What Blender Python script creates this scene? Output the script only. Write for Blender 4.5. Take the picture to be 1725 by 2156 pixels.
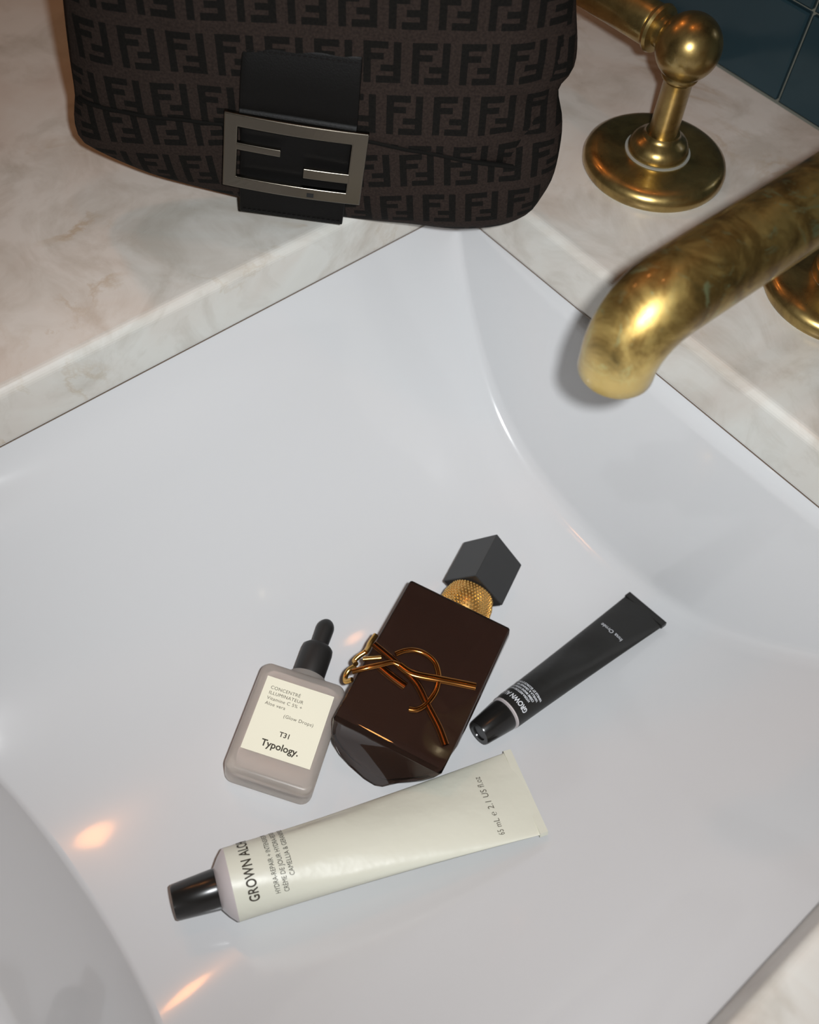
import bpy, bmesh, math, random
from mathutils import Vector, Matrix, noise

random.seed(7)
for o in list(bpy.data.objects):
    bpy.data.objects.remove(o)
SC = bpy.context.scene
COL = SC.collection

# ------------------------------------------------------------------ camera
CAM_LOC = Vector((0.0, 0.0, 0.328))
RIGHT = Vector((0.63631, 0.76982, 0.04992))
DOWN = Vector((0.66128, -0.51098, -0.54919))
FWD = Vector((-0.39727, 0.38247, -0.83421))
cd = bpy.data.cameras.new('camera')
cam = bpy.data.objects.new('camera', cd)
COL.objects.link(cam)
cam.matrix_world = Matrix(((RIGHT.x, -DOWN.x, -FWD.x, CAM_LOC.x),
                           (RIGHT.y, -DOWN.y, -FWD.y, CAM_LOC.y),
                           (RIGHT.z, -DOWN.z, -FWD.z, CAM_LOC.z),
                           (0, 0, 0, 1)))
cd.sensor_width = 36.0
cd.lens = 36.0 * 2060.6 / 2156.0
cd.clip_start = 0.01
cd.clip_end = 50
cd.dof.use_dof = True
cd.dof.focus_distance = 0.452
cd.dof.aperture_fstop = 9.0
SC.camera = cam

# ------------------------------------------------------------------ world
w = bpy.data.worlds.new('dim_room')
SC.world = w
w.use_nodes = True
w.node_tree.nodes['Background'].inputs[0].default_value = (1.0, 0.83, 0.66, 1)
w.node_tree.nodes['Background'].inputs[1].default_value = 0.065

# ------------------------------------------------------------------ lights
def aim(o, d):
    o.rotation_euler = Vector(d).to_track_quat('-Z', 'Y').to_euler()

fl = bpy.data.lights.new('camera_flash', 'AREA')
fl.shape = 'DISK'
fl.size = 0.014
fl.energy = 1.03
fl.spread = math.radians(112)
fl.color = (0.95, 0.975, 1.0)
flo = bpy.data.objects.new('camera_flash', fl)
COL.objects.link(flo)
flo.location = CAM_LOC + RIGHT * 0.024 - DOWN * 0.010
aim(flo, FWD - DOWN * 0.06)

def bulb(name, loc, e, col=(1.0, 0.36, 0.10), r=0.03):
    l = bpy.data.lights.new(name, 'POINT')
    l.energy = e
    l.color = col
    l.shadow_soft_size = r
    o = bpy.data.objects.new(name, l)
    COL.objects.link(o)
    o.location = loc
    return o

bulb('warm_bulb', (-0.36, 0.37, 1.25), 2.0, r=0.035)
bulb('warm_bulb', (-1.30, 0.42, 1.25), 4.6, r=0.055)
bulb('warm_bulb', (-1.15, 0.10, 0.80), 1.6, r=0.05)
bulb('mirror_glint_light', (-0.212, 0.45, 0.51), 0.075, r=0.008)  # added light, stands in for the first bulb mirrored above the tiles

vs = SC.view_settings
vs.view_transform = 'Standard'
vs.look = 'None'
vs.exposure = 0.0
vs.gamma = 1.0
vs.use_curve_mapping = False
SC.cycles.caustics_reflective = True
SC.cycles.caustics_refractive = True
SC.cycles.sample_clamp_indirect = 4.0
SC.cycles.blur_glossy = 0.5
SC.cycles.max_bounces = 14
SC.cycles.transmission_bounces = 12

# ------------------------------------------------------------------ helpers
def lin(c):
    c = c / 255.0
    return c / 12.92 if c <= 0.04045 else ((c + 0.055) / 1.055) ** 2.4

def rgb(r, g, b):
    return (lin(r), lin(g), lin(b), 1.0)

def mat(name, col=(0.8, 0.8, 0.8, 1), rough=0.5, metal=0.0, **kw):
    m = bpy.data.materials.new(name)
    m.use_nodes = True
    b = m.node_tree.nodes['Principled BSDF']
    b.inputs['Base Color'].default_value = col
    b.inputs['Roughness'].default_value = rough
    b.inputs['Metallic'].default_value = metal
    for k, v in kw.items():
        b.inputs[k.replace('_', ' ')].default_value = v
    return m

class NT:
    """tiny wrapper to write node maths quickly"""
    def __init__(s, m):
        s.t = m.node_tree
        s.b = s.t.nodes['Principled BSDF']
    def n(s, typ, **kw):
        nd = s.t.nodes.new(typ)
        for k, v in kw.items():
            setattr(nd, k, v)
        return nd
    def link(s, a, b):
        s.t.links.new(a, b)
    def put(s, sock, v):
        if hasattr(v, 'is_linked'):
            s.t.links.new(v, sock)
        else:
            sock.default_value = v
    def math(s, op, a, b=0.0, clamp=False):
        nd = s.n('ShaderNodeMath', operation=op, use_clamp=clamp)
        s.put(nd.inputs[0], a)
        s.put(nd.inputs[1], b)
        return nd.outputs[0]
    def mix(s, f, a, b, typ='MIX'):
        nd = s.n('ShaderNodeMix', data_type='RGBA', blend_type=typ)
        s.put(nd.inputs[0], f)
        s.put(nd.inputs[6], a)
        s.put(nd.inputs[7], b)
        return nd.outputs[2]
    def noise(s, scale, detail=4, rough=0.55, dist=0.0, coord='Object', vec=None):
        if vec is None:
            tc = s.n('ShaderNodeTexCoord')
            vec = tc.outputs[coord]
        nd = s.n('ShaderNodeTexNoise')
        s.link(vec, nd.inputs['Vector'])
        nd.inputs['Scale'].default_value = scale
        nd.inputs['Detail'].default_value = detail
        nd.inputs['Roughness'].default_value = rough
        nd.inputs['Distortion'].default_value = dist
        return nd.outputs['Fac']
    def ramp(s, f, stops):
        nd = s.n('ShaderNodeValToRGB')
        cr = nd.color_ramp
        while len(cr.elements) < len(stops):
            cr.elements.new(0.5)
        for e, (p, c) in zip(cr.elements, stops):
            e.position = p
            e.color = c if len(c) == 4 else (*c, 1)
        s.link(f, nd.inputs[0])
        return nd.outputs[0]
    def bump(s, h, strength=0.2, dist=0.001):
        nd = s.n('ShaderNodeBump')
        nd.inputs['Strength'].default_value = strength
        nd.inputs['Distance'].default_value = dist
        s.link(h, nd.inputs['Height'])
        s.link(nd.outputs[0], s.b.inputs['Normal'])

def mesh_obj(name, verts, faces, m=None, parent=None, smooth=True, uvs=None):
    me = bpy.data.meshes.new(name)
    me.from_pydata([tuple(v) for v in verts], [], faces)
    bm = bmesh.new()
    bm.from_mesh(me)
    if uvs is not None:
        lay = bm.loops.layers.uv.new('UVMap')
        bm.verts.ensure_lookup_table()
        for f in bm.faces:
            for l in f.loops:
                l[lay].uv = uvs[l.vert.index]
    bmesh.ops.recalc_face_normals(bm, faces=bm.faces)
    bm.to_mesh(me)
    bm.free()
    for p in me.polygons:
        p.use_smooth = smooth
    if smooth:
        me.set_sharp_from_angle(angle=math.radians(38))
    if m:
        me.materials.append(m)
    o = bpy.data.objects.new(name, me)
    COL.objects.link(o)
    if parent is not None:
        o.parent = parent
    return o

def tag(o, label=None, cat=None, kind=None, group=None):
    if label: o['label'] = label
    if cat: o['category'] = cat
    if kind: o['kind'] = kind
    if group: o['group'] = group
    return o

def empty(name, mw):
    o = bpy.data.objects.new(name, None)
    o.empty_display_size = 0.02
    COL.objects.link(o)
    o.matrix_world = mw
    return o

def frame(O, U, V, N):
    return Matrix(((U[0], V[0], N[0], O[0]), (U[1], V[1], N[1], O[1]), (U[2], V[2], N[2], O[2]), (0, 0, 0, 1)))

def ortho(N, V):
    N = Vector(N).normalized()
    V = Vector(V)
    V = (V - N * V.dot(N)).normalized()
    return V.cross(N), V, N

def loft(rings, closed=True, cap0=True, cap1=True):
    n = len(rings[0])
    vs_, fs = [], []
    for r in rings:
        vs_ += [Vector(p) for p in r]
    for i in range(len(rings) - 1):
        for j in range(n if closed else n - 1):
            a = i * n + j
            b = i * n + (j + 1) % n
            fs.append((a, b, b + n, a + n))
    if cap0: fs.append(tuple(range(n - 1, -1, -1)))
    if cap1: fs.append(tuple(range((len(rings) - 1) * n, len(rings) * n)))
    return vs_, fs

def lathe(prof, seg=48, axis='Z', O=(0, 0, 0)):
    """prof: list (r, h). ring loft with end caps"""
    rings = []
    for r, h in prof:
        ring = []
        for k in range(seg):
            a = 2 * math.pi * k / seg
            c, s_ = r * math.cos(a), r * math.sin(a)
            p = {'Z': (c, s_, h), 'Y': (s_, h, c), 'X': (h, c, s_)}[axis]
            ring.append((p[0] + O[0], p[1] + O[1], p[2] + O[2]))
        rings.append(ring)
    return loft(rings)

def tube(pts, ra, rb=None, up=(0, 0, 1), seg=14, caps=True, rfun=None, round_end=0):
    """sweep an ellipse (ra across, rb along up) along a polyline"""
    rb = rb or ra
    pts = [Vector(p) for p in pts]
    rings = []
    N = len(pts)
    up = Vector(up)
    for i, p in enumerate(pts):
        t = (pts[min(i + 1, N - 1)] - pts[max(i - 1, 0)]).normalized()
        s_ = t.cross(up)
        if s_.length < 1e-4:
            s_ = t.cross(Vector((0.3, 1, 0.1)))
        s_.normalize()
        n_ = s_.cross(t).normalized()
        k = rfun(i / (N - 1)) if rfun else 1.0
        rings.append([p + s_ * (ra * k * math.cos(2 * math.pi * j / seg)) + n_ * (rb * k * math.sin(2 * math.pi * j / seg)) for j in range(seg)])
    return loft(rings)

def smooth_path(pts, n=6):
    """Catmull-Rom"""
    pts = [Vector(p) for p in pts]
    out = []
    for i in range(len(pts) - 1):
        p0, p1, p2, p3 = pts[max(i - 1, 0)], pts[i], pts[i + 1], pts[min(i + 2, len(pts) - 1)]
        for k in range(n):
            t = k / n
            out.append(0.5 * ((2 * p1) + (p2 - p0) * t + (2 * p0 - 5 * p1 + 4 * p2 - p3) * t * t + (3 * p1 - p0 - 3 * p2 + p3) * t ** 3))
    out.append(pts[-1])
    return out

def bevel(o, width, seg=3, angle=30):
    m = o.modifiers.new('bevel', 'BEVEL')
    m.width = width
    m.segments = seg
    m.limit_method = 'ANGLE'
    m.angle_limit = math.radians(angle)
    m.harden_normals = False
    return o

def text_mesh(body, size, spacing=1.0, bold=0.0):
    """2-D outline mesh of a line of lettering: list of verts, faces, width"""
    cu = bpy.data.curves.new('lettering', 'FONT')
    cu.body = body
    cu.size = size
    cu.space_character = spacing
    cu.offset = bold
    cu.resolution_u = 4
    o = bpy.data.objects.new('tmp', cu)
    COL.objects.link(o)
    bpy.context.view_layer.update()
    me = bpy.data.meshes.new_from_object(o.evaluated_get(bpy.context.evaluated_depsgraph_get()))
    v = [x.co.copy() for x in me.vertices]
    f = [tuple(p.vertices) for p in me.polygons]
    bpy.data.objects.remove(o)
    bpy.data.curves.remove(cu)
    bpy.data.meshes.remove(me)
    wd = max((p.x for p in v), default=0)
    return v, f, wd

# ================================================================= materials
def make_marble():
    m = mat('pale_marble', rough=0.30)
    t = NT(m)
    big = t.noise(6.0, 5, 0.6, 1.4)
    mid = t.noise(22.0, 6, 0.62, 0.8)
    base = t.ramp(big, [(0.30, rgb(196, 187, 178)), (0.46, rgb(206, 202, 194)), (0.60, rgb(212, 212, 206)), (0.78, rgb(199, 199, 192))])
    cl = t.ramp(mid, [(0.35, rgb(196, 188, 176)), (0.55, rgb(255, 255, 255))])
    c = t.mix(0.45, base, cl, 'MULTIPLY')
    # thin ochre veins
    v = t.noise(9.0, 7, 0.65, 2.2)
    vv = t.math('SUBTRACT', 1.0, t.math('MULTIPLY', t.math('ABSOLUTE', t.math('SUBTRACT', v, 0.53)), 26.0), True)
    gate = t.ramp(t.noise(14.0, 2), [(0.50, (0, 0, 0, 1)), (0.66, (1, 1, 1, 1))])
    fac = t.math('MULTIPLY', t.math('MULTIPLY', vv, gate), 0.55)
    c2 = t.mix(fac, c, rgb(168, 146, 112))
    t.link(c2, t.b.inputs['Base Color'])
    t.link(t.ramp(mid, [(0.2, (0.24,) * 3), (0.8, (0.38,) * 3)]), t.b.inputs['Roughness'])
    return m

def make_brass(name, patina):
    m = mat(name, rgb(200, 152, 66), 0.2, 0.92, Coat_Weight=0.35, Coat_Roughness=0.07)
    t = NT(m)
    n1 = t.noise(55.0, 6, 0.65, 0.6)
    n2 = t.noise(140.0, 5, 0.6)
    if patina:
        c = t.ramp(n1, [(0.30, rgb(90, 74, 40)), (0.45, rgb(134, 108, 58)), (0.58, rgb(174, 148, 86)), (0.75, rgb(164, 146, 92))])
        st = t.noise(46.0, 6, 0.7, 2.5)
        f = t.ramp(st, [(0.55, (0, 0, 0, 1)), (0.64, (0.85,) * 3)])
        c = t.mix(f, c, rgb(150, 158, 116))
        # paler, less metallic colour towards the mouth of the pipe
        tc = t.n('ShaderNodeTexCoord')
        sp = t.n('ShaderNodeSeparateXYZ')
        t.link(tc.outputs['Object'], sp.inputs[0])
        mouth_tone = t.math('ADD', t.math('MULTIPLY', t.math('SUBTRACT', 0.092, sp.outputs[2]), 60.0), t.math('MULTIPLY', t.math('SUBTRACT', n1, 0.5), 1.5))
        out = t.math('LESS_THAN', sp.outputs[1], -0.12)
        mouth_tone = t.math('MULTIPLY', t.math('MULTIPLY', t.math('MAXIMUM', mouth_tone, 0.0, True), out), 0.8)
        c = t.mix(mouth_tone, c, rgb(184, 160, 98))
        t.link(t.math('SUBTRACT', 0.9, t.math('MULTIPLY', mouth_tone, 0.75)), t.b.inputs['Metallic'])
        t.link(c, t.b.inputs['Base Color'])
        t.link(t.ramp(n2, [(0.3, (0.36,) * 3), (0.7, (0.52,) * 3)]), t.b.inputs['Roughness'])
    else:
        c = t.ramp(n1, [(0.32, rgb(130, 108, 66)), (0.5, rgb(166, 142, 88)), (0.7, rgb(186, 162, 104))])
        t.link(c, t.b.inputs['Base Color'])
        t.link(t.ramp(n2, [(0.3, (0.26,) * 3), (0.75, (0.38,) * 3)]), t.b.inputs['Roughness'])
    return m

def make_fabric():
    """dark jacquard with the double-letter monogram woven in half-dropped rows"""
    m = mat('monogram_jacquard', rgb(58, 49, 44), 0.85, Specular_IOR_Level=0.12)
    t = NT(m)
    uv = t.n('ShaderNodeUVMap')
    rot = t.n('ShaderNodeVectorRotate', rotation_type='Z_AXIS')
    rot.inputs['Angle'].default_value = math.radians(-7)
    t.link(uv.outputs[0], rot.inputs['Vector'])
    sep = t.n('ShaderNodeSeparateXYZ')
    t.link(rot.outputs[0], sep.inputs[0])
    CW, CH, GW, GH = 0.0202, 0.0226, 0.0156, 0.0174
    y = t.math('DIVIDE', t.math('ADD', sep.outputs[1], 0.5 - 0.0064), CH)
    row = t.math('FLOOR', y)
    fy = t.math('MULTIPLY', t.math('SUBTRACT', t.math('FRACT', y), 0.5), CH / GH)
    sh = t.math('MULTIPLY', t.math('MODULO', row, 2.0), 0.5)
    x = t.math('ADD', t.math('DIVIDE', t.math('ADD', sep.outputs[0], 0.5 + 0.0021), CW), sh)
    fx = t.math('MULTIPLY', t.math('SUBTRACT', t.math('FRACT', x), 0.5), CW / GW)
    rects = [(-0.40, 0.0, 0.10, 0.5), (-0.17, 0.415, 0.33, 0.085), (-0.23, 0.14, 0.27, 0.080),
             (0.40, 0.0, 0.10, 0.5), (0.17, -0.415, 0.33, 0.085), (0.23, -0.14, 0.27, 0.080)]
    tot = None
    for cx, cy, hw, hh in rects:
        a = t.math('LESS_THAN', t.math('ABSOLUTE', t.math('SUBTRACT', fx, cx)), hw)
        b = t.math('LESS_THAN', t.math('ABSOLUTE', t.math('SUBTRACT', fy, cy)), hh)
        r = t.math('MULTIPLY', a, b)
        tot = r if tot is None else t.math('MAXIMUM', tot, r)
    wn = t.noise(900.0, 2, 0.5, 0, 'UV')
    gr = t.ramp(wn, [(0.3, rgb(33, 26, 23)), (0.7, rgb(47, 38, 33))])
    gl = t.ramp(wn, [(0.3, rgb(12, 11, 9)), (0.7, rgb(20, 18, 15))])
    t.link(t.mix(tot, gr, gl), t.b.inputs['Base Color'])
    hgt = t.math('ADD', t.math('MULTIPLY', wn, 0.6), t.math('MULTIPLY', tot, -0.4))
    t.bump(hgt, 0.35, 0.0006)
    return m

M = {}
M['marble'] = make_marble()
M['ceramic'] = mat('white_glazed_ceramic', rgb(205, 206, 207), 0.16, Coat_Weight=0.4, Coat_Roughness=0.05, Specular_IOR_Level=0.35)
M['sealant'] = mat('aged_sealant', rgb(112, 98, 84), 0.6)
M['brass'] = make_brass('polished_aged_brass', False)
M['patina'] = make_brass('patinated_brass', True)
M['limescale'] = mat('limescale_ring', rgb(150, 150, 142), 0.6)
M['fabric'] = make_fabric()
lm = mat('black_grained_leather', rgb(13, 12, 11), 0.5, Specular_IOR_Level=0.14)
t_ = NT(lm)
t_.bump(t_.noise(1400.0, 3), 0.25, 0.0004)
M['leather'] = lm
M['thread'] = mat('black_thread', rgb(22, 20, 19), 0.7, Specular_IOR_Level=0.15)
M['gunmetal'] = mat('brushed_gunmetal', rgb(112, 106, 96), 0.24, 1.0)
M['void'] = mat('dark_hole', rgb(14, 13, 12), 0.8)
tm = mat('teal_glazed_tile', rgb(34, 62, 76), 0.16)
t_ = NT(tm)
oi = t_.n('ShaderNodeObjectInfo')
t_.link(t_.mix(t_.math('MULTIPLY', oi.outputs['Random'], 0.5), rgb(38, 60, 67), rgb(34, 62, 74)), t_.b.inputs['Base Color'])
t_.bump(t_.noise(40.0, 2), 0.08, 0.002)
M['tile'] = tm
M['grout'] = mat('grey_grout', rgb(128, 128, 116), 0.85)
M['frost'] = mat('frosted_glass', rgb(240, 232, 224), 0.28, Transmission_Weight=0.76, IOR=1.25, Subsurface_Weight=0.0)
M['serum'] = mat('pale_serum', rgb(246, 236, 232), 0.4)
M['paper'] = mat('cream_label_paper', rgb(232, 229, 208), 0.65)
M['ink'] = mat('grey_ink', rgb(98, 92, 80), 0.7)
M['ink_dark'] = mat('dark_ink', rgb(58, 52, 40), 0.7)
M['rubber'] = mat('black_rubber', rgb(30, 29, 28), 0.5)
M['gold_rough'] = mat('beaded_gold', rgb(226, 184, 112), 0.34, 1.0)
M['glass'] = mat('clear_thick_glass', (0.34, 0.31, 0.29, 1), 0.02, Transmission_Weight=1.0, IOR=1.5)
M['liquid'] = mat('dark_amber_perfume', rgb(106, 80, 70), 0.55, Specular_IOR_Level=0.1)
M['gold'] = mat('polished_gold', rgb(214, 170, 98), 0.26, 1.0)
M['gold_mid'] = mat('brownish_gold', rgb(168, 112, 58), 0.18, 1.0)  # browner, darker gold for the letter strokes
M['gold_dark'] = mat('dark_brown_gold', rgb(122, 78, 46), 0.22, 1.0)  # darkest brown gold, for the two broad diagonal strokes
M['cap'] = mat('satin_black_cap', rgb(40, 40, 40), 0.38)
ct = mat('cream_aluminium_tube', rgb(211, 211, 196), 0.40)
t_ = NT(ct)
t_.bump(t_.noise(60.0, 3), 0.20, 0.003)
M['cream'] = ct
M['shoulder'] = mat('milky_plastic', rgb(188, 180, 180), 0.35, Coat_Weight=0.3)
M['blackplastic'] = mat('glossy_black_plastic', rgb(26, 25, 24), 0.25)
bt = mat('black_lacquered_tube', rgb(24, 23, 21), 0.42)
t_ = NT(bt)
t_.bump(t_.noise(60.0, 3), 0.12, 0.003)
M['blacktube'] = bt
M['whiteink'] = mat('white_ink', rgb(206, 208, 212), 0.6)

# ================================================================= setting
T = 0.030                       # marble thickness
XL, XR, YF, YB = -0.310, 0.0464, -0.0660, 0.3129   # cut-out
WALL_Y = 0.495

# ---- countertop with the rectangular cut-out
def rect(x0, x1, y0, y1, z):
    return [(x0, y0, z), (x1, y0, z), (x1, y1, z), (x0, y1, z)]

def subdiv_rect(x0, x1, y0, y1, z, n=1):
    return rect(x0, x1, y0, y1, z)

r_ = 0.0045
loops = [rect(XL, XR, YF, YB, -T), rect(XL, XR, YF, YB, -r_)]
for k in range(1, 7):
    a = math.pi / 2 * k / 6
    d = r_ * (1 - math.cos(a))
    loops.append(rect(XL - d, XR + d, YF - d, YB + d, -r_ + r_ * math.sin(a)))
ox0, ox1, oy0, oy1 = -1.05, 0.62, -0.19, WALL_Y - 0.0005
loops.append(rect(ox0, ox1, oy0, oy1, 0))
loops.append(rect(ox0, ox1, oy0, oy1, -T))
loops.append(loops[0])
vsx, fsx = loft(loops, cap0=False, cap1=False)
counter = mesh_obj('marble_countertop', vsx, fsx, M['marble'], smooth=False)
for p in counter.data.polygons:
    p.use_smooth = False
tag(counter, 'pale pinkish marble countertop cut out around the white basin', 'countertop')

# ---- basin
PX = [-.310, -.301, -.283, -.2644, -.243, -.219, -.1965, -.1665, -.1263, -.106, -.0777, -.0528, -.035, -.018, .012, .031, .0464]
PD = [0, .0195, .046, .0675, .088, .102, .1105, .1158, .118, .1165, .111, .098, .086, .072, .044, .022, 0]

def interp(x, X, Y):
    if x <= X[0]: return Y[0]
    for i in range(len(X) - 1):
        if x <= X[i + 1]:
            return Y[i] + (Y[i + 1] - Y[i]) * (x - X[i]) / (X[i + 1] - X[i])
    return Y[-1]

NXB = 150
bx = []
for i in range(NXB + 1):
    s_ = i / NXB
    s_ = 0.5 - 0.5 * math.cos(math.pi * s_) * 1.0
    bx.append(XL + (XR - XL) * s_)
bd = [interp(x, PX, PD) for x in bx]
for it in range(26):
    bd = [bd[0]] + [(bd[i - 1] + 2 * bd[i] + bd[i + 1]) / 4 for i in range(1, NXB)] + [bd[-1]]

def floor_z(x):
    return -T - interp(x, bx, bd)

KD = 0.20
KF = 0.42
def depth(h, y):
    """the bowl floor runs down towards the back"""
    t = max(0.0, min(1.02, (0.289 - y) / 0.318))
    k = min(1.0, h / 0.05)
    return h - 0.030 * (0.2 * t + 0.8 * t * t) * k * k * (3 - 2 * k)
def section(x, h0):
    """y,z profile from the front rim to the back rim at this x"""
    def wall(y0, sgn):
        KD_ = KF if sgn > 0 else KD
        h = depth(h0, -0.029) if sgn > 0 else depth(h0, 0.289)
        for _ in range(4):
            h = max(depth(h0, y0 + sgn * KD_ * h), 0.0)
        zb = -T - h
        R = min(0.0022 if sgn > 0 else 0.009, 0.55 * h)
        pts = []
        for k in range(0, 9):
            d = (h - R) * k / 8
            pts.append((y0 + sgn * KD_ * d, -T - d))
        a = Vector((y0 + sgn * KD_ * (h - R), -T - h + R))
        c = Vector((y0 + sgn * KD_ * h, zb))
        yb_ = y0 + sgn * (KD_ * h + R)
        b = Vector((yb_, -T - depth(h0, yb_)))
        for k in range(1, 9):
            q = k / 8
            p = a * (1 - q) ** 2 + c * 2 * q * (1 - q) + b * q * q
            pts.append((p.x, p.y))
        return pts
    f = wall(YF, 1)
    b = wall(YB, -1)
    mid = []
    for k in range(1, 24):
        q = k / 24
        yy = f[-1][0] + (b[-1][0] - f[-1][0]) * q
        mid.append((yy, -T - depth(h0, yy)))
    return f + mid + b[::-1]

rows = [[(x, y, z) for y, z in section(x, h)] for x, h in zip(bx, bd)]
n = len(rows[0])
bv, bf = loft(rows, closed=False, cap0=False, cap1=False)
# flat flange out under the marble
fo = len(bv)
fl_w = 0.02
ring_in, ring_out = [], []
basin = mesh_obj('undermount_basin', bv, bf, M['ceramic'])
so = basin.modifiers.new('thickness', 'SOLIDIFY')
so.thickness = 0.009
so.offset = -1.0
# make sure normals point up (into the bowl)
if basin.data.polygons[len(basin.data.polygons) // 2].normal.z < 0:
    basin.data.flip_normals()
tag(basin, 'white glazed rectangular basin set under the marble countertop', 'basin')
lv, lf = loft([rect(XL + .0003, XR - .0003, YF + .0003, YB - .0003, -T + .0001), rect(XL + .0003, XR - .0003, YF + .0003, YB - .0003, -T - .0009),
               rect(XL - .006, XR + .006, YF - .006, YB + .006, -T - .0009), rect(XL - .006, XR + .006, YF - .006, YB + .006, -T + .0001)], cap0=False, cap1=False)
bead = mesh_obj('sealant_bead', lv, lf, M['sealant'], basin, smooth=False)
bead['label'] = 'thin brownish sealant line under the marble edge'

# ---- room floor far below the counter (out of view)
a, b = loft([rect(-1.6, 1.2, -1.6, WALL_Y + 0.03, -0.90), rect(-1.6, 1.2, -1.6, WALL_Y + 0.03, -0.87)])
tag(mesh_obj('floor', a, b, mat('dark_floor', rgb(92, 84, 76), 0.5), smooth=False), 'plain dark bathroom floor below the counter', kind='structure')

# ---- tiled back wall
TW, TH, G = 0.100, 0.100, 0.0022
wv, wf = loft([rect(-1.05, 0.62, WALL_Y + 0.004, WALL_Y + 0.03, -0.87), rect(-1.05, 0.62, WALL_Y + 0.004, WALL_Y + 0.03, 0.85)])
wall = tag(mesh_obj('wall_back', wv, wf, M['grout'], smooth=False), 'dark teal tiled wall behind the brass taps', kind='structure')
def tile_mesh(wd, ht):
    v = []
    for (e, y) in ((0, 0.006), (0, 0.0010), (0.0010, 0.0)):
        v.append([(e, y, e), (wd - e, y, e), (wd - e, y, ht - e), (e, y, ht - e)])
    a, b = loft(v, cap0=False, cap1=True)
    o = mesh_obj('tile', a, b, M['tile'], smooth=False)
    me = o.data
    bpy.data.objects.remove(o)
    return me
zs = [(0.0008, 0.0525 - G / 2)] + [(0.0525 + G / 2 + k * TH, 0.0525 - G / 2 + (k + 1) * TH) for k in range(5)]
tm_cache = {}
for z0, z1 in zs:
    key = round(z1 - z0, 4)
    if key not in tm_cache:
        tm_cache[key] = tile_mesh(TW - G, z1 - z0)
    for i in range(-8, 9):
        o = bpy.data.objects.new('tile', tm_cache[key])
        COL.objects.link(o)
        o.parent = wall
        o.location = (-0.244 + i * TW + G / 2, WALL_Y, z0)

# ================================================================= brass taps
FX, FY = -0.247, 0.394
handle = empty('tap_handle', Matrix.Translation((FX, FY, 0)))
tag(handle, 'brass tap handle with ball top and sideways lever beside the handbag', 'tap handle')
flange_prof = [(0.030, 0.0), (0.0372, 0.0), (0.0380, 0.0015), (0.0380, 0.0040), (0.0370, 0.0066), (0.0345, 0.0085), (0.0310, 0.0094), (0.0260, 0.0098), (0.0190, 0.0100), (0.0178, 0.0100), (0.0, 0.0100)]
def flange(parent, ring=True):
    a, b = lathe(flange_prof, 72)
    mesh_obj('flange', a, b, M['brass'], parent)
    if ring:
        rg = []
        for k in range(72):
            pass
        a, b = lathe([(0.0150, 0.0098), (0.0172, 0.0098), (0.0172, 0.0106), (0.0150, 0.0106)], 64)
        o = mesh_obj('limescale_ring', a, b, M['limescale'], parent)
        o['label'] = 'pale chalky ring around the foot'
flange(handle)
a, b = lathe([(0.0, .0100), (0.0158, .0100), (0.0160, .0120), (0.0152, .0150), (0.0130, .0175), (0.0105, .0188), (0.0092, .0200), (0.0088, .0215)], 48)
mesh_obj('boss', a, b, M['brass'], handle)
a, b = lathe([(0.0076, .0185), (0.0074, .030), (0.0072, .0500), (0.0078, .0512), (0.0090, .0520), (0.0094, .0535), (0.0088, .0550), (0.0070, .058)], 40)
mesh_obj('stem', a, b, M['brass'], handle)
BR, BZ = 0.0158, 0.0672
a, b = lathe([(BR * math.sin(math.pi * k / 24) + 1e-5, BZ - BR * math.cos(math.pi * k / 24)) for k in range(25)], 48)
mesh_obj('ball', a, b, M['brass'], handle)
a, b = lathe([(0.0078, -.013), (0.0078, -.0172), (0.0112, -.0180), (0.0118, -.0196), (0.0112, -.0212), (0.0095, -.0218), (0.0095, -.024)], 40, 'X', (0, 0, BZ))
mesh_obj('lever_collar', a, b, M['brass'], handle)
a, b = lathe([(0.0098, -.0225), (0.0102, -.0235), (0.0104, -.040), (0.0108, -.060), (0.0112, -.078), (0.0106, -.081), (0.0085, -.083), (0.0001, -.0838)], 40, 'X', (0, 0, BZ))
mesh_obj('lever', a, b, M['brass'], handle)

SX, SY = -0.127, 0.398
spout = empty('spout', Matrix.Translation((SX, SY, 0)))
tag(spout, 'thick patinated brass spout reaching over the white basin', 'spout')
flange(spout)
a, b = lathe([(0.0, .0100), (0.0172, .0100), (0.0176, .0125), (0.0170, .0150), (0.0156, .0160)], 48)
mesh_obj('boss', a, b, M['brass'], spout)
path = [(0, 0, 0.012), (0, 0, 0.04)]
SZ, RB, YE, ZE = 0.0912, 0.0185, 0.2185 - SY, 0.0655
for k in range(0, 11):
    q = math.pi / 2 * k / 10
    path.append((0, -RB + RB * math.cos(q), SZ - RB + RB * math.sin(q)))
for k in range(1, 8):
    path.append((0, -RB + (YE + RB + 0.0 + RB) * k / 8, SZ))
for k in range(0, 13):
    q = math.pi / 2 * k / 12
    path.append((0, YE + RB - RB * math.sin(q), SZ - RB + RB * math.cos(q)))
path += [(0, YE, ZE + 0.004), (0, YE, ZE)]
SR = 0.0155
rings = []
P_ = [Vector(p) for p in path]
for i, p in enumerate(P_):
    t_v = (P_[min(i + 1, len(P_) - 1)] - P_[max(i - 1, 0)]).normalized()
    s_v = Vector((1, 0, 0))
    n_v = s_v.cross(t_v)
    SRi = SR * (1 - 0.10 * max(0.0, min(1.0, (i - (len(P_) - 13)) / 11)))
    rings.append([p + s_v * SRi * math.cos(2 * math.pi * j / 40) + n_v * SRi * math.sin(2 * math.pi * j / 40) for j in range(40)])
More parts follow.
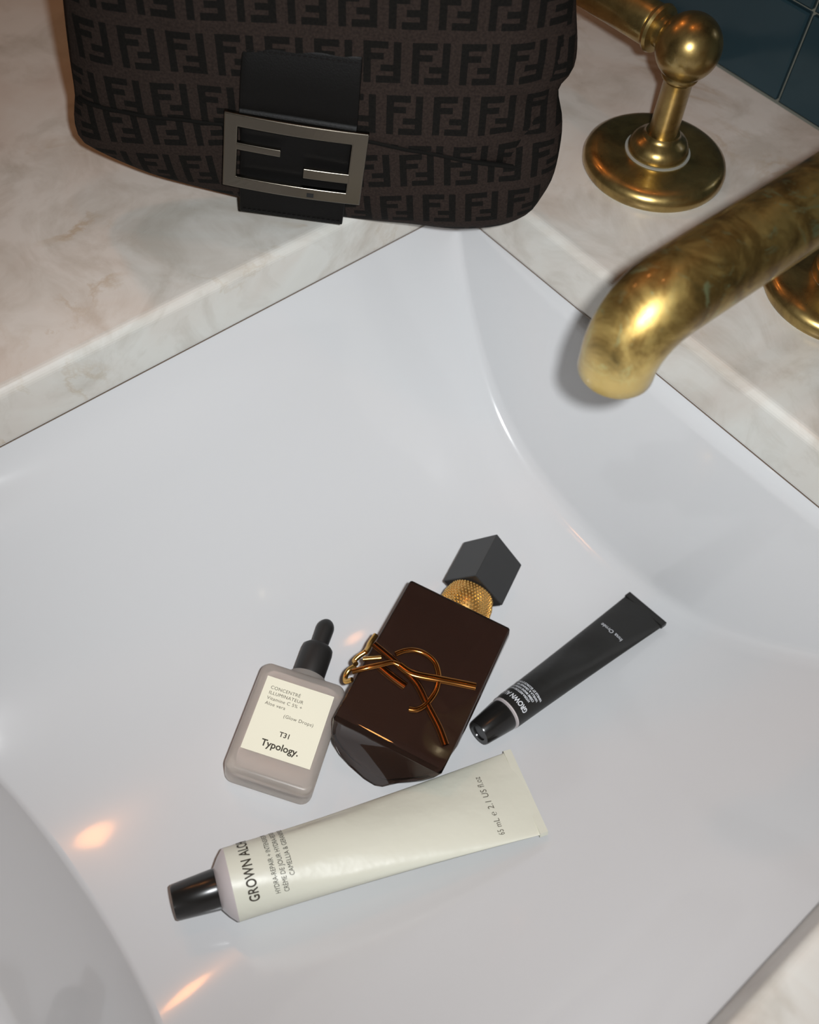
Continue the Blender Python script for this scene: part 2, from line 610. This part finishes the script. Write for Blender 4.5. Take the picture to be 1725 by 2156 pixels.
# hollow outlet
ctr = P_[-1]
last = rings[-1]
rings.append([ctr + (q - ctr) * 0.97 + Vector((0, 0, -0.0006)) for q in last])
rings.append([ctr + (q - ctr) * 0.84 + Vector((0, 0, -0.0006)) for q in last])
rings.append([ctr + (q - ctr) * 0.82 + Vector((0, 0, 0.012)) for q in last])
a, b = loft(rings, cap0=True, cap1=True)
mesh_obj('spout_pipe', a, b, M['patina'], spout)

# ================================================================= handbag
BO = Vector((-0.3124, 0.2097, 0.0466))
BU = Vector((0.6582, 0.7447, -0.1107))
BV = Vector((-0.0059, 0.1521, 0.9884))
BN = Vector((0.7528, -0.6499, 0.1045))
bag = empty('handbag', frame(BO, BU, BV, BN))
tag(bag, 'dark brown monogram fabric handbag with metal buckle at the basin corner', 'handbag')
OUT = [(-.1024, .0424), (-.1024, .0304), (-.1021, .0158), (-.1015, .0005), (-.1028, -.009), (-.1022, -.0184), (-.0973, -.0236), (-.0734, -.032), (-.0508, -.0358), (-.0278, -.0384), (-.0043, -.0405), (.0242, -.0407), (.0433, -.0401), (.06, -.0389), (.0817, -.0379), (.1026, -.0328), (.1151, -.0242), (.1196, -.0139), (.1221, -.0016), (.1207, .0156), (.118, .0271), (.1126, .0398), (.1163, .0493), (.1153, .0597), (.109, .0787), (.106, .096), (.098, .108), (.070, .113), (.010, .115), (-.050, .114), (-.088, .108), (-.099, .096), (-.1015, .075)]
BC = Vector((0.010, 0.036))
# polar radius table of the outline
poly = smooth_path([(p[0], p[1], 0) for p in OUT + [OUT[0]]], 5)
polar = sorted((math.atan2(p.y - BC.y, p.x - BC.x), math.hypot(p.x - BC.x, p.y - BC.y)) for p in poly)
PA = [polar[-1][0] - 2 * math.pi] + [p[0] for p in polar] + [polar[0][0] + 2 * math.pi]
PR = [polar[-1][1]] + [p[1] for p in polar] + [polar[0][1]]
def rad(th):
    return interp(th, PA, PR)
def rho(u, v):
    d = math.hypot(u - BC.x, v - BC.y)
    return d / max(1e-6, rad(math.atan2(v - BC.y, u - BC.x)))
WM = -0.024
def wrinkle(u, v):
    s_ = 0.0014 * noise.noise(Vector((u * 26, v * 30, 1.7)))
    s_ += 0.0010 * noise.noise(Vector((u * 60, v * 48, 4.2)))
    # pinched folds by the right-hand gusset
    k = math.exp(-((u - 0.108) / 0.016) ** 2) * math.exp(-((v - 0.036) / 0.030) ** 2)
    s_ += k * 0.0030 * math.sin((v - 0.036) * 420 + (u - .11) * 160)
    return s_
def w_front(u, v, r=None):
    r = rho(u, v) if r is None else r
    r = min(1.0, r)
    return WM + 0.0195 * math.sqrt(max(0, 1 - r ** 4.5)) + wrinkle(u, v) * (1 - r ** 6)
NA, NR = 180, 26
bvs, buv = [], []
for side in (1, -1):
    for i in range(NR + 1):
        r = math.sin(math.pi / 2 * i / NR)
        if side == -1 and i == NR:
            continue
        for k in range(NA):
            th = -math.pi + 2 * math.pi * k / NA
            R = rad(th) * r
            u, v = BC.x + R * math.cos(th), BC.y + R * math.sin(th)
            if side == 1:
                wz = w_front(u, v, r)
            else:
                wz = WM - 0.030 * math.sqrt(max(0, 1 - r ** 4.5))
            bvs.append((u, v, wz))
            ca, sa = math.cos(-.07), math.sin(-.07)
            du, dv = u - .06, v + .03
            buv.append((.06 + du * ca - dv * sa + .0064, -.03 + du * sa + dv * ca))
bfs = []
def idx(side, i, k):
    k %= NA
    if side == 1 or i == NR:
        return i * NA + k
    return (NR + 1) * NA + i * NA + k
for side in (1, -1):
    for i in range(NR):
        for k in range(NA):
            q = (idx(side, i, k), idx(side, i, k + 1), idx(side, i + 1, k + 1), idx(side, i + 1, k))
            bfs.append(q if side == 1 else q[::-1])
body = mesh_obj('body', bvs, bfs, M['fabric'], bag, uvs=buv)
bm = bmesh.new(); bm.from_mesh(body.data)
bmesh.ops.remove_doubles(bm, verts=bm.verts, dist=1e-7)
bmesh.ops.recalc_face_normals(bm, faces=bm.faces)
bm.to_mesh(body.data); bm.free()

# flap: lies over the front, its lower edge is the seam line seen across the bag
SE = [(-.1024, .0026), (-.0967, .0031), (-.068, .0054), (-.0307, .0083), (.0028, .0102), (.0324, .0119), (.0585, .0106), (.0807, .009), (.0989, .0073)]
fv, fuv, ff = [], [], []
NU, NV = 90, 40
def right_edge(v):
    return 0.0989 + min(0.012, max(0, v - 0.0073) * 0.35)
for j in range(NV + 1):
    for i in range(NU + 1):
        q = j / NV
        s_ = i / NU
        u0 = -0.1010
        vb = interp(u0 + (0.0989 - u0) * s_, [p[0] for p in SE], [p[1] for p in SE])
        v = vb + (0.1125 - vb) * q
        u = u0 + (right_edge(v) - u0) * s_
        r = rho(u, v)
        if r > 0.985:
            k = 0.985 / r
            u, v = BC.x + (u - BC.x) * k, BC.y + (v - BC.y) * k
            r = 0.985
        lip = 0.0022 * (1 - math.exp(-q * 60)) + 0.0010
        lip *= max(-0.4, min(1.0, (0.98 - s_) * 9))
        fv.append((u, v, w_front(u, v, r) + lip * (1 - r ** 12) + 0.0008 * min(1, (1 - s_) * 9) - 0.0006 * (s_ > .985)))
        fuv.append((u - 0.0069, v + 0.0148))
for j in range(NV):
    for i in range(NU):
        k = j * (NU + 1) + i
        ff.append((k, k + 1, k + NU + 2, k + NU + 1))
flap = mesh_obj('flap', fv, ff, M['fabric'], bag, uvs=fuv)
if flap.data.polygons[len(flap.data.polygons) // 2].normal.z < 0:
    flap.data.flip_normals()
so = flap.modifiers.new('thickness', 'SOLIDIFY')
so.thickness = 0.0018
so.offset = -1
# rolled piping along the flap edge
pp = []
for i in range(60):
    u = -0.0975 + (0.0989 + 0.0975) * i / 59
    v = interp(u, [p[0] for p in SE], [p[1] for p in SE])
    pp.append((u, v + 0.0004, w_front(u, v) + 0.0018))
a, b = tube(pp, 0.0011, seg=8)
mesh_obj('piping', a, b, M['fabric'], bag, uvs=[(0.0005, 0.0)] * len(a))

# leather tab behind the buckle and the strap end below
def leather(name, poly4, w0, th, parent=bag, curve=0.0, bulge_v=None):
    """strip from top edge to bottom edge given by four local corners (tl,tr,br,bl)"""
    tl, tr, br, bl = [Vector((*p, 0)) for p in poly4]
    v, nu, nv = [], 16, 20
    for j in range(nv + 1):
        for i in range(nu + 1):
            s_, q = i / nu, j / nv
            p = (tl.lerp(tr, s_)).lerp(bl.lerp(br, s_), q)
            zz = w_front(p.x, p.y) if w0 is None else w0(p.x, p.y, q)
            v.append((p.x, p.y, zz))
    f = []
    for j in range(nv):
        for i in range(nu):
            k = j * (nu + 1) + i
            f.append((k, k + nu + 1, k + nu + 2, k + 1))
    o = mesh_obj(name, v, f, M['leather'], parent)
    if o.data.polygons[0].normal.z < 0:
        o.data.flip_normals()
    s2 = o.modifiers.new('thickness', 'SOLIDIFY')
    s2.thickness = th
    s2.offset = -1
    bevel(o, 0.0006, 2, 50)
    return o
tabw = lambda x, y, q: max(w_front(x, y) + 0.0052, -0.0012) + 0.0012 * math.sin(min(1, q * 4) * math.pi / 2) * 0
leather('leather_tab', [(-.0251, .0476), (.0244, .0501), (.0262, .0135), (-.0256, .0130)], lambda x, y, q: -0.0005 + 0.0022 * math.sin(math.pi * min(1, q * 1.02)) - 0.002 * (q > 0.93), 0.0026)
leather('strap_end', [(-.0250, .0200), (.0250, .0208), (.0248, -.0345), (-.0241, -.0352)], lambda x, y, q: -0.0030 - 0.0012 * q + 0.0016 * math.sin(math.pi * q), 0.0034)
# fold of the tab around the top bar of the buckle
a, b = tube([(-.0252 + .0508 * k / 10, .0160 + .0004 * k / 10, -.0004) for k in range(11)], 0.0040, 0.0022, up=(0, 0, 1), seg=16)
mesh_obj('tab_fold', a, b, M['leather'], bag)
# stitches along the tab's upper edge and the strap end
def stitches(p0, p1, nst, wf):
    p0, p1 = Vector((*p0, 0)), Vector((*p1, 0))
    vv, fv_ = [], []
    for k in range(nst):
        c0 = p0.lerp(p1, (k + 0.2) / nst)
        c1 = p0.lerp(p1, (k + 0.8) / nst)
        c0.z, c1.z = wf(c0), wf(c1)
        mid = (c0 + c1) / 2 + Vector((0, 0, 0.0003))
        a, b = tube([c0, mid, c1], 0.00028, seg=6)
        off = len(vv)
        vv += a
        fv_ += [tuple(x + off for x in q) for q in b]
    return mesh_obj('stitching', vv, fv_, M['thread'], bag)
stitches((-.0240, .0450), (.0232, .0474), 20, lambda c: 0.0002)
stitches((-.0232, -.0334), (.0238, -.0326), 20, lambda c: -0.0038)

# buckle: rectangular frame with two opposed bars, gently bowed
def bow(u):
    return 0.0042 - 1.6 * (u * u)
def plate(name, outer, holes, z_th, m, parent):
    """flat polygon plate (outer rectangle minus inner rect) via strips"""
    pass
def bar(u0, u1, v0, v1, nseg=14):
    rings_ = []
    for k in range(nseg + 1):
        u = u0 + (u1 - u0) * k / nseg
        z = bow(u)
        e = 0.0004
        rings_.append([(u, v0 + e, z), (u, v1 - e, z), (u, v1, z - e), (u, v1, z - .0024), (u, v0, z - .0024), (u, v0, z - e)])
    return loft(rings_)
def multi(name, bars, m, parent):
    vv, f_ = [], []
    for q in bars:
        a, b = bar(*q)
        o_ = len(vv)
        vv += a
        f_ += [tuple(x + o_ for x in p) for p in b]
    return mesh_obj(name, vv, f_, m, parent, smooth=False)
# frame as one continuous ring swept round the rectangle
ou = (-.0316, .0315, -.0180, .0179)
inn = (-.0255, .0244, -.0122, .0119)
def ringrect(u0, u1, v0, v1, dz, nu=14, nv=6):
    pts = []
    for k in range(nu): pts.append((u0 + (u1 - u0) * k / nu, v0))
    for k in range(nv): pts.append((u1, v0 + (v1 - v0) * k / nv))
    for k in range(nu): pts.append((u1 - (u1 - u0) * k / nu, v1))
    for k in range(nv): pts.append((u0, v1 - (v1 - v0) * k / nv))
    return [(u, v, bow(u) + dz) for u, v in pts]
e = 0.0004
lo = [ringrect(*ou, -.0024), ringrect(*ou, -e), ringrect(ou[0] + e, ou[1] - e, ou[2] + e, ou[3] - e, 0),
      ringrect(inn[0] - e, inn[1] + e, inn[2] - e, inn[3] + e, 0), ringrect(*inn, -e), ringrect(*inn, -.0024), ringrect(*ou, -.0024)]
a, b = loft(lo, cap0=False, cap1=False)
bk = mesh_obj('buckle_frame', a, b, M['gunmetal'], bag, smooth=False)
bk['label'] = 'dull grey metal buckle frame'
bevel(multi('buckle_bar', [(-.0260, -.0063, .0010, .0046)], M['gunmetal'], bag), .0005, 3)
bevel(multi('buckle_bar', [(.0044, .0250, -.0076, -.0026)], M['gunmetal'], bag), .0005, 3)
bevel(bk, .0004, 3)
a, b = loft([rect(.0068, .0100, -.0166, -.0146, bow(.008) - .001), rect(.0068, .0100, -.0166, -.0146, bow(.008) + .0001)])
mesh_obj('pin_slot', a, b, M['void'], bk, smooth=False)

# ================================================================= serum bottle
U_, V_, N_ = ortho((.085, .085, .99), (-.573, .811, 0))
SO = Vector((-0.1532, 0.0814, -0.1109))
ser = empty('serum_bottle', frame(SO, U_, V_, N_))
tag(ser, 'frosted square serum dropper bottle with cream paper label lying in the basin', 'serum bottle')
def rrect(hw, hh, r, n=6, cx=0, cy=0):
    pts = []
    for (sx, sy, a0) in ((1, 1, 0), (-1, 1, 90), (-1, -1, 180), (1, -1, 270)):
        for k in range(n + 1):
            a = math.radians(a0 + 90 * k / n)
            pts.append((cx + sx * (hw - r) + r * math.cos(a), cy + sy * (hh - r) + r * math.sin(a)))
    return pts
def slab(hw, hh, r, zt, zb, e, cy=0.0):
    """rounded-rectangle slab with softly rounded front and back edges"""
    lo = []
    for k in range(7):
        q = math.pi / 2 * k / 6
        d = e * (1 - math.sin(q))
        lo.append([(x, y, zt - e + e * math.cos(q)) for x, y in rrect(hw - d, hh - d, max(r - d, .0004), 6, 0, cy)])
    for k in range(7):
        q = math.pi / 2 * k / 6
        d = e * (1 - math.cos(q))
        lo.append([(x, y, zb + e - e * math.sin(q)) for x, y in rrect(hw - d, hh - d, max(r - d, .0004), 6, 0, cy)])
    return loft(lo)
a, b = slab(.0213, .0282, .0050, 0, -.0190, .0030, -.0020)
g = mesh_obj('glass_body', a, b, M['frost'], ser)
a, b = slab(.0178, .0235, .0040, -.0022, -.0165, .0030, .0002)
mesh_obj('serum_fill', a, b, M['serum'], ser)
a, b = loft([rect(-.0167, .0167, -.0186, .0186, .00006), rect(-.0167, .0167, -.0186, .0186, .00022)])
lab = mesh_obj('paper_label', a, b, M['paper'], ser, smooth=False)
def flat_text(body, size, x, y, z, m, parent, spacing=1.0, bold=0.0, centre=False):
    v, f, wd = text_mesh(body, size, spacing, bold)
    if centre: x -= wd / 2
    return mesh_obj('lettering', [(p.x + x, p.y + y, z) for p in v], f, m, parent, smooth=False)
zt = .00030
for k, s_ in enumerate(('CONCENTRÉ', 'ILLUMINATEUR', 'Vitamine C 5% +', 'Aloe vera')):
    flat_text(s_, .00235, -.0134, .0128 - k * .0027, zt, M['ink'], lab, 1.08)
flat_text('(Glow Drops)', .0024, -.0030, .0010, zt, M['ink'], lab, 1.08)
flat_text('T31', .0034, .0004, -.0082, zt, M['ink_dark'], lab, 1.0, .00006, True)
flat_text('Typology.', .0046, .0004, -.0146, zt, M['ink_dark'], lab, 1.0, .00010, True)
AX = -.0105
a, b = lathe([(.0092, .0258), (.0092, .0285), (.0082, .0290)], 40, 'Y', (.0010, 0, AX))
mesh_obj('neck', a, b, M['frost'], ser)
a, b = lathe([(.0072, .0286), (.0078, .0290), (.0080, .0300), (.0080, .0425), (.0076, .0450), (.0064, .0462), (.0045, .0466)], 40, 'Y', (.0010, 0, AX))
mesh_obj('dropper_collar', a, b, M['rubber'], ser)
pr = [(.0044, .0455), (.0044, .0480), (.0046, .0560)]
for k in range(1, 9):
    q = math.pi / 2 * k / 8
    pr.append((.0046 * math.cos(q) + 1e-5, .0560 + .0058 * math.sin(q)))
a, b = lathe(pr, 32, 'Y', (.0010, 0, AX))
mesh_obj('dropper_bulb', a, b, M['rubber'], ser)

# ================================================================= perfume bottle
U_, V_, N_ = ortho((.045, .085, .995), (-.4188, .9036, 0))
PO = Vector((-.1301, .1453, -.1018))
per = empty('perfume_bottle', frame(PO, U_, V_, N_))
tag(per, 'dark brown glass perfume bottle with gold monogram and black angular cap', 'perfume bottle')
DS = [(-.0278, -.0004), (-.0274, 0.0), (.0274, 0.0), (.0278, -.0004), (.0288, -.0050), (.0284, -.0110), (.0262, -.0175), (.0222, -.0232), (.0168, -.0282), (.0100, -.0320), (.0020, -.0340), (-.0050, -.0338), (-.0140, -.0305), (-.0205, -.0255), (-.0248, -.0190), (-.0268, -.0120), (-.0276, -.0050)]
def dsec(scale, inset=0.0):
    c = Vector((0.001, -.015))
    out = []
    for p in DS:
        q = Vector(p)
        d = q - c
        L = d.length
        out.append(c + d * max(0.02, (L * scale - inset)) / L)
    return out
def trim(p, v):
    # the back of the base is rounded off on the right, where the tube nestles against it
    k = max(0.0, min(1.0, (-0.024 - v) / 0.018))
    f = 1 - 0.50 * k * min(1.0, -p.y / 0.026) * max(0.0, min(1.0, (p.x + .010) / .020))
    return p.x * f
def dring(v, scale=1.0, inset=0.0, slant=0.0):
    return [(trim(p, v), v + slant * p.y, p.y) for p in dsec(scale, inset)]
a, b = loft([dring(-.0412, .84, 0, .20), dring(-.0424, .92, 0, .18), dring(-.0424, .97, 0, .15), dring(-.0416, .995, 0, .10), dring(-.0370, .998), dring(-.032, .999), dring(-.028), dring(-.024), dring(.0400), dring(.0415, .992), dring(.0421, .972)])
pg = mesh_obj('glass_body', a, b, M['glass'], per)
bevel(pg, 0.0004, 2, 40)
def lring(v, ins, slant=0.0):
    return [(trim(p, v), v + slant * p.y, p.y) for p in dsec(1.0, ins)]
a, b = loft([lring(-.0395, .0016), lring(-.0402, .0006), lring(-.037, .0006), lring(-.032, .0006), lring(-.028, .0006), lring(-.024, .0006), lring(.0405, .0005), lring(.0412, .0012)])
pl = mesh_obj('perfume_fill', a, b, M['liquid'], per, smooth=True)
bevel(pl, 0.0003, 2, 40)
# beaded gold collar
CXp, CWp = .0022, -.0158
pr = [(.0110, .0410)]
for k in range(13):
    q = math.pi * k / 12
    pr.append((.0112 + .0020 * math.sin(q), .0425 + .0175 * k / 12))
pr.append((.0100, .0606))
a, b = lathe(pr, 56, 'Y', (CXp, 0, CWp))
colr = mesh_obj('gold_collar', a, b, M['gold_rough'], per)
ico = bmesh.new()
bmesh.ops.create_icosphere(ico, subdivisions=1, radius=1.0)
iv = [v.co.copy() for v in ico.verts]
if_ = [tuple(v.index for v in f.verts) for f in ico.faces]
ico.free()
sv, sf = [], []
for r_i in range(10):
    v0 = .0438 + r_i * .0017
    q = math.pi * (v0 - .0425) / .0175
    R = .0112 + .0020 * math.sin(max(0, min(math.pi, q)))
    for k in range(44):
        th = 2 * math.pi * (k + .5 * (r_i % 2)) / 44
        c = Vector((CXp + R * math.sin(th), v0, CWp + R * math.cos(th)))
        off = len(sv)
        rr = .00078 * random.uniform(.85, 1.1)
        sv += [c + p * rr for p in iv]
        sf += [tuple(x + off for x in p) for p in if_]
beads = mesh_obj('collar_beads', sv, sf, M['gold_rough'], colr)
beads['kind'] = 'stuff'
# cap: square prism standing on one edge, top slightly slanted
CH_ = .0168
cv = []
sl = [0, -.0012, -.0022, -.0012]
for vv, sc in ((.0606, .97), (.0610, 1.0)):
    cv.append([(CXp + CH_ * sc * math.cos(math.radians(90 * k + 6)), vv, CWp + CH_ * sc * math.sin(math.radians(90 * k + 6))) for k in range(4)])
for dv, sc in ((.0282, 1.0), (.0286, .97)):
    cv.append([(CXp + CH_ * sc * math.cos(math.radians(90 * k + 6)), .0606 + dv + .05 * CH_ * math.sin(math.radians(90 * k + 6)), CWp + CH_ * sc * math.sin(math.radians(90 * k + 6))) for k in range(4)])
a, b = loft(cv)
cp = mesh_obj('cap', a, b, M['cap'], per, smooth=False)
bevel(cp, 0.0006, 3, 40)
# gold monogram laid over the face, its tails wrapping the left side
W0 = .0009
def ribbon(name, pts, ra, rb, m, closed_w=None, parent=per):
    p3 = [(p[0], p[1], (p[2] if len(p) > 2 else W0)) for p in pts]
    a, b = tube(smooth_path(p3, 6), ra, rb, up=(0, 0, 1), seg=12)
    return mesh_obj(name, a, b, m, parent)
mono = ribbon('gold_monogram', [(-.0279, .0004, .0006), (-.0135, -.0035), (-.0012, -.0081), (.0078, -.0153), (.0172, -.0227), (.0236, -.0292)], .0019, .0009, M['gold_dark'])
ribbon('letter_stroke', [(-.0164, .0005), (-.0138, .0038), (-.0104, .0064), (-.0065, .0077), (-.0033, .0077), (.0003, .0068), (.0036, .0047), (.0071, -.0004), (.0086, -.0071), (.0079, -.0135), (.0064, -.0178), (.0042, -.0204), (.0012, -.0216)], .0014, .0010, M['gold_mid'], parent=mono)
ribbon('letter_stroke', [(-.0122, -.0039, .0013), (-.0071, -.0048, .0013), (-.0029, -.0044, .0013), (.0061, -.0016, .0013), (.0157, .0016), (.0245, .0042)], .0020, .0010, M['gold_mid'], parent=mono)
ribbon('letter_stroke', [(-.0306, -.0168, -.001), (-.0256, -.0129), (-.0207, -.0088, .0014), (-.0160, -.0046, .0016), (-.0122, -.0039, .0013)], .0014, .0010, M['gold_mid'], parent=mono)
ribbon('letter_stroke', [(-.0201, -.0090), (-.0130, -.0108), (-.0050, -.0122)], .0022, .0009, M['gold_dark'], parent=mono)
ribbon('letter_stroke', [(-.0290, -.0088, -.0004), (-.0215, -.0046, .0012)], .0012, .0010, M['gold'], parent=mono)
ribbon('side_chain', [(-.0300, .0085, -.006), (-.0303, .0030, -.005), (-.0298, -.0015, -.0035), (-.0300, -.0044, -.002)], .0014, .0012, M['gold'])
ribbon('side_chain', [(-.0300, -.0044, -.002), (-.0318, -.0073, -.003), (-.0326, -.0101, -.004), (-.0310, -.0120, -.002)], .0013, .0012, M['gold'])
ribbon('side_chain', [(-.0310, -.0120, -.004), (-.0330, -.0145, -.006), (-.0330, -.0180, -.007), (-.0315, -.0205, -.006), (-.0290, -.0196, -.003)], .0013, .0011, M['gold'])

# ================================================================= squeeze tubes
def squeeze_tube(name, label, mats, shoulder_c, crimp_a, crimp_b, rad0, cap_len, cap_r0, cap_r1, neck, dents, hmin=.0011):
    """tube lying down: shoulder circle centre, crimp end points (left, right), frame at the shoulder"""
    S = Vector(shoulder_c)
    A, B = Vector(crimp_a), Vector(crimp_b)
    Ecr = (A + B) / 2
    ax = (Ecr - S)
    L = ax.length
    axn = ax.normalized()
    e1 = (B - A).normalized()
    e1 = (e1 - axn * e1.dot(axn)).normalized()
    up = e1.cross(axn)
    if up.z < 0:
        up = -up
    root = empty(name, frame(S, axn, up.cross(axn), up))
    V2 = up.cross(axn)      # lateral, local y
    hw1 = (B - A).length / 2
    tag(root, label, 'cosmetic tube')
    skew = (B - A).normalized().dot(axn)
    def ring_at(s_):
        q = max(0.0, min(1.0, s_ / L))
        k = q ** 1.05
        a_ = rad0 + (hw1 - rad0) * (q ** 1.1)
        b_ = rad0 * (1 - k) + hmin * k
        return a_, b_, q
    def lateral_flip():
        return 1.0 if V2.dot(B - A) > 0 else -1.0
    LF = lateral_flip()
    def surf(s_, phi, lift=0.0):
        a_, b_, q = ring_at(s_)
        phi = math.atan2(math.sin(phi), math.cos(phi))
        y, z = math.sin(phi), math.cos(phi)
        dn = 0.0
        for (ds, dp, amp, ws, wp) in dents:
            dn += amp * math.exp(-((s_ - ds) / ws) ** 2 - ((phi - dp) / wp) ** 2)
        # the seam of the crimp is not square to the axis
        sx = s_ + skew * LF * y * a_ * (q ** 3)
        return Vector((sx, y * (a_ + lift), z * (b_ + lift) - dn * max(0, z)))
    NSEG = 84
    rings_ = []
    for i in range(111):
        s_ = L * i / 110
        rings_.append([surf(s_, 2 * math.pi * j / NSEG) for j in range(NSEG)])
    a, b = loft(rings_)
    bd_ = mesh_obj('tube_body', a, b, mats['body'], root)
    # folded crimp strip
    st = []
    for k, (ds, hh) in enumerate(((-.0030, hmin + .0001), (.0008, hmin + .0001))):
        a_, b_, q = ring_at(L)
        st.append([(L + ds + skew * LF * y, y, z) for (y, z) in ((-a_, -hh), (a_, -hh), (a_, hh), (-a_, hh))])
    a, b = loft(st)
    mesh_obj('crimp', a, b, mats['body'], root, smooth=False)
    # shoulder cone, neck, cap
    a, b = lathe([(rad0, .0002), (rad0 * .985, -.0006), (rad0 * .80, -neck * .55), (cap_r1 * .98, -neck)], 48, 'X')
    mesh_obj('shoulder', a, b, mats['shoulder'], root)
    cr = []
    nfl = 48
    prof = [(cap_r1 * .97, -neck + .0008), (cap_r1, -neck - .0004), (cap_r0, -neck - cap_len + .0008), (cap_r0 * .94, -neck - cap_len), (cap_r0 * .60, -neck - cap_len), (cap_r0 * .56, -neck - cap_len + .0007), (.0001, -neck - cap_len + .0007)]
    for r, x in prof:
        cr.append([(x, r * math.sin(2 * math.pi * j / nfl), r * math.cos(2 * math.pi * j / nfl)) for j in range(nfl)])
    a, b = loft(cr)
    mesh_obj('cap', a, b, mats['cap'], root, smooth=True)
    def print_line(body_, size, s0, phi0, m, spacing=1.0, bold=0.0, xs=0.72):
        v, f, wd = text_mesh(body_, size, spacing, bold)
        pts = []
        for p in v:
            s_ = s0 - p.y
            a_, b_, q = ring_at(s_)
            rm = math.sqrt((a_ * a_ + b_ * b_) / 2)
            ph = phi0 + READ * p.x * xs / rm
            pts.append(surf(s_, ph, .00022))
        return mesh_obj('lettering', pts, f, m, bd_, smooth=False)
    READ = -LF
    return root, print_line, LF

root, pline, LF = squeeze_tube('cream_tube', 'large cream tube with black cap lying across the front of the basin',
    {'body': M['cream'], 'shoulder': M['shoulder'], 'cap': M['blackplastic']},
    (-0.1083, 0.0197, -0.1077), (-0.0804, 0.1581, -0.1255), (-0.0393, 0.1388, -0.1059), .0153, .0185, .0074, .0086, .0058,
    [(.045, .95, .0020, .016, .25), (.028, .80, .0014, .010, .22), (.045, -.9, .0010, .016, .25), (.075, .5, .0008, .02, .5), (.10, -.3, -.0006, .03, .5)])
L0 = 1.25 * LF
pline('GROWN ALCHEMIST', .0060, .0098, L0, M['ink_dark'], 1.06, .00012)
pline('HYDRA-REPAIR + INTENSIVE DAY CREAM', .0030, .0185, L0 * .95, M['ink_dark'], 1.0)
pline('CRÈME DE JOUR HYDRA-RESTAURATRICE', .0030, .0222, L0 * .95, M['ink_dark'], 1.0)
pline('CAMELLIA & GERANIUM BLOSSOM', .0030, .0258, L0 * .62, M['ink_dark'], 1.0)
pline('65 mL ℮ 2.1 US fl.oz', .0042, .1190, L0 * .80, M['ink'], 1.05)

root2, pline2, LF2 = squeeze_tube('black_tube', 'small slim black tube with white lettering beside the perfume bottle',
    {'body': M['blacktube'], 'shoulder': M['shoulder'], 'cap': M['blackplastic']},
    (-.0962, .1717, -.1288), (-.1079, .2770, -.1420), (-.0814, .2760, -.1370), .0088, .0165, .0066, .0083, .0022,
    [(.055, .1, .0012, .012, .6), (.030, .9, .0005, .02, .4)])
L1 = 1.0 * LF2
pline2('GROWN ALCHEMIST', .0040, .0062, L1, M['whiteink'], 1.0, .00012)
for k, s_ in enumerate(('HYDRA-RESTORE HAND CREAM', 'CRÈME MAINS HYDRATANTE', 'VANILLA & ORANGE PEEL', 'VANILLE ET ÉCORCE D’ORANGE')):
    pline2(s_, .0018, .0100 + .0020 * k, L1 * (.62 + .12 * k), M['whiteink'], 1.0, .00005)
pline2('Inna Ornée', .0034, .0775, L1 * .62, M['whiteink'], 1.0)
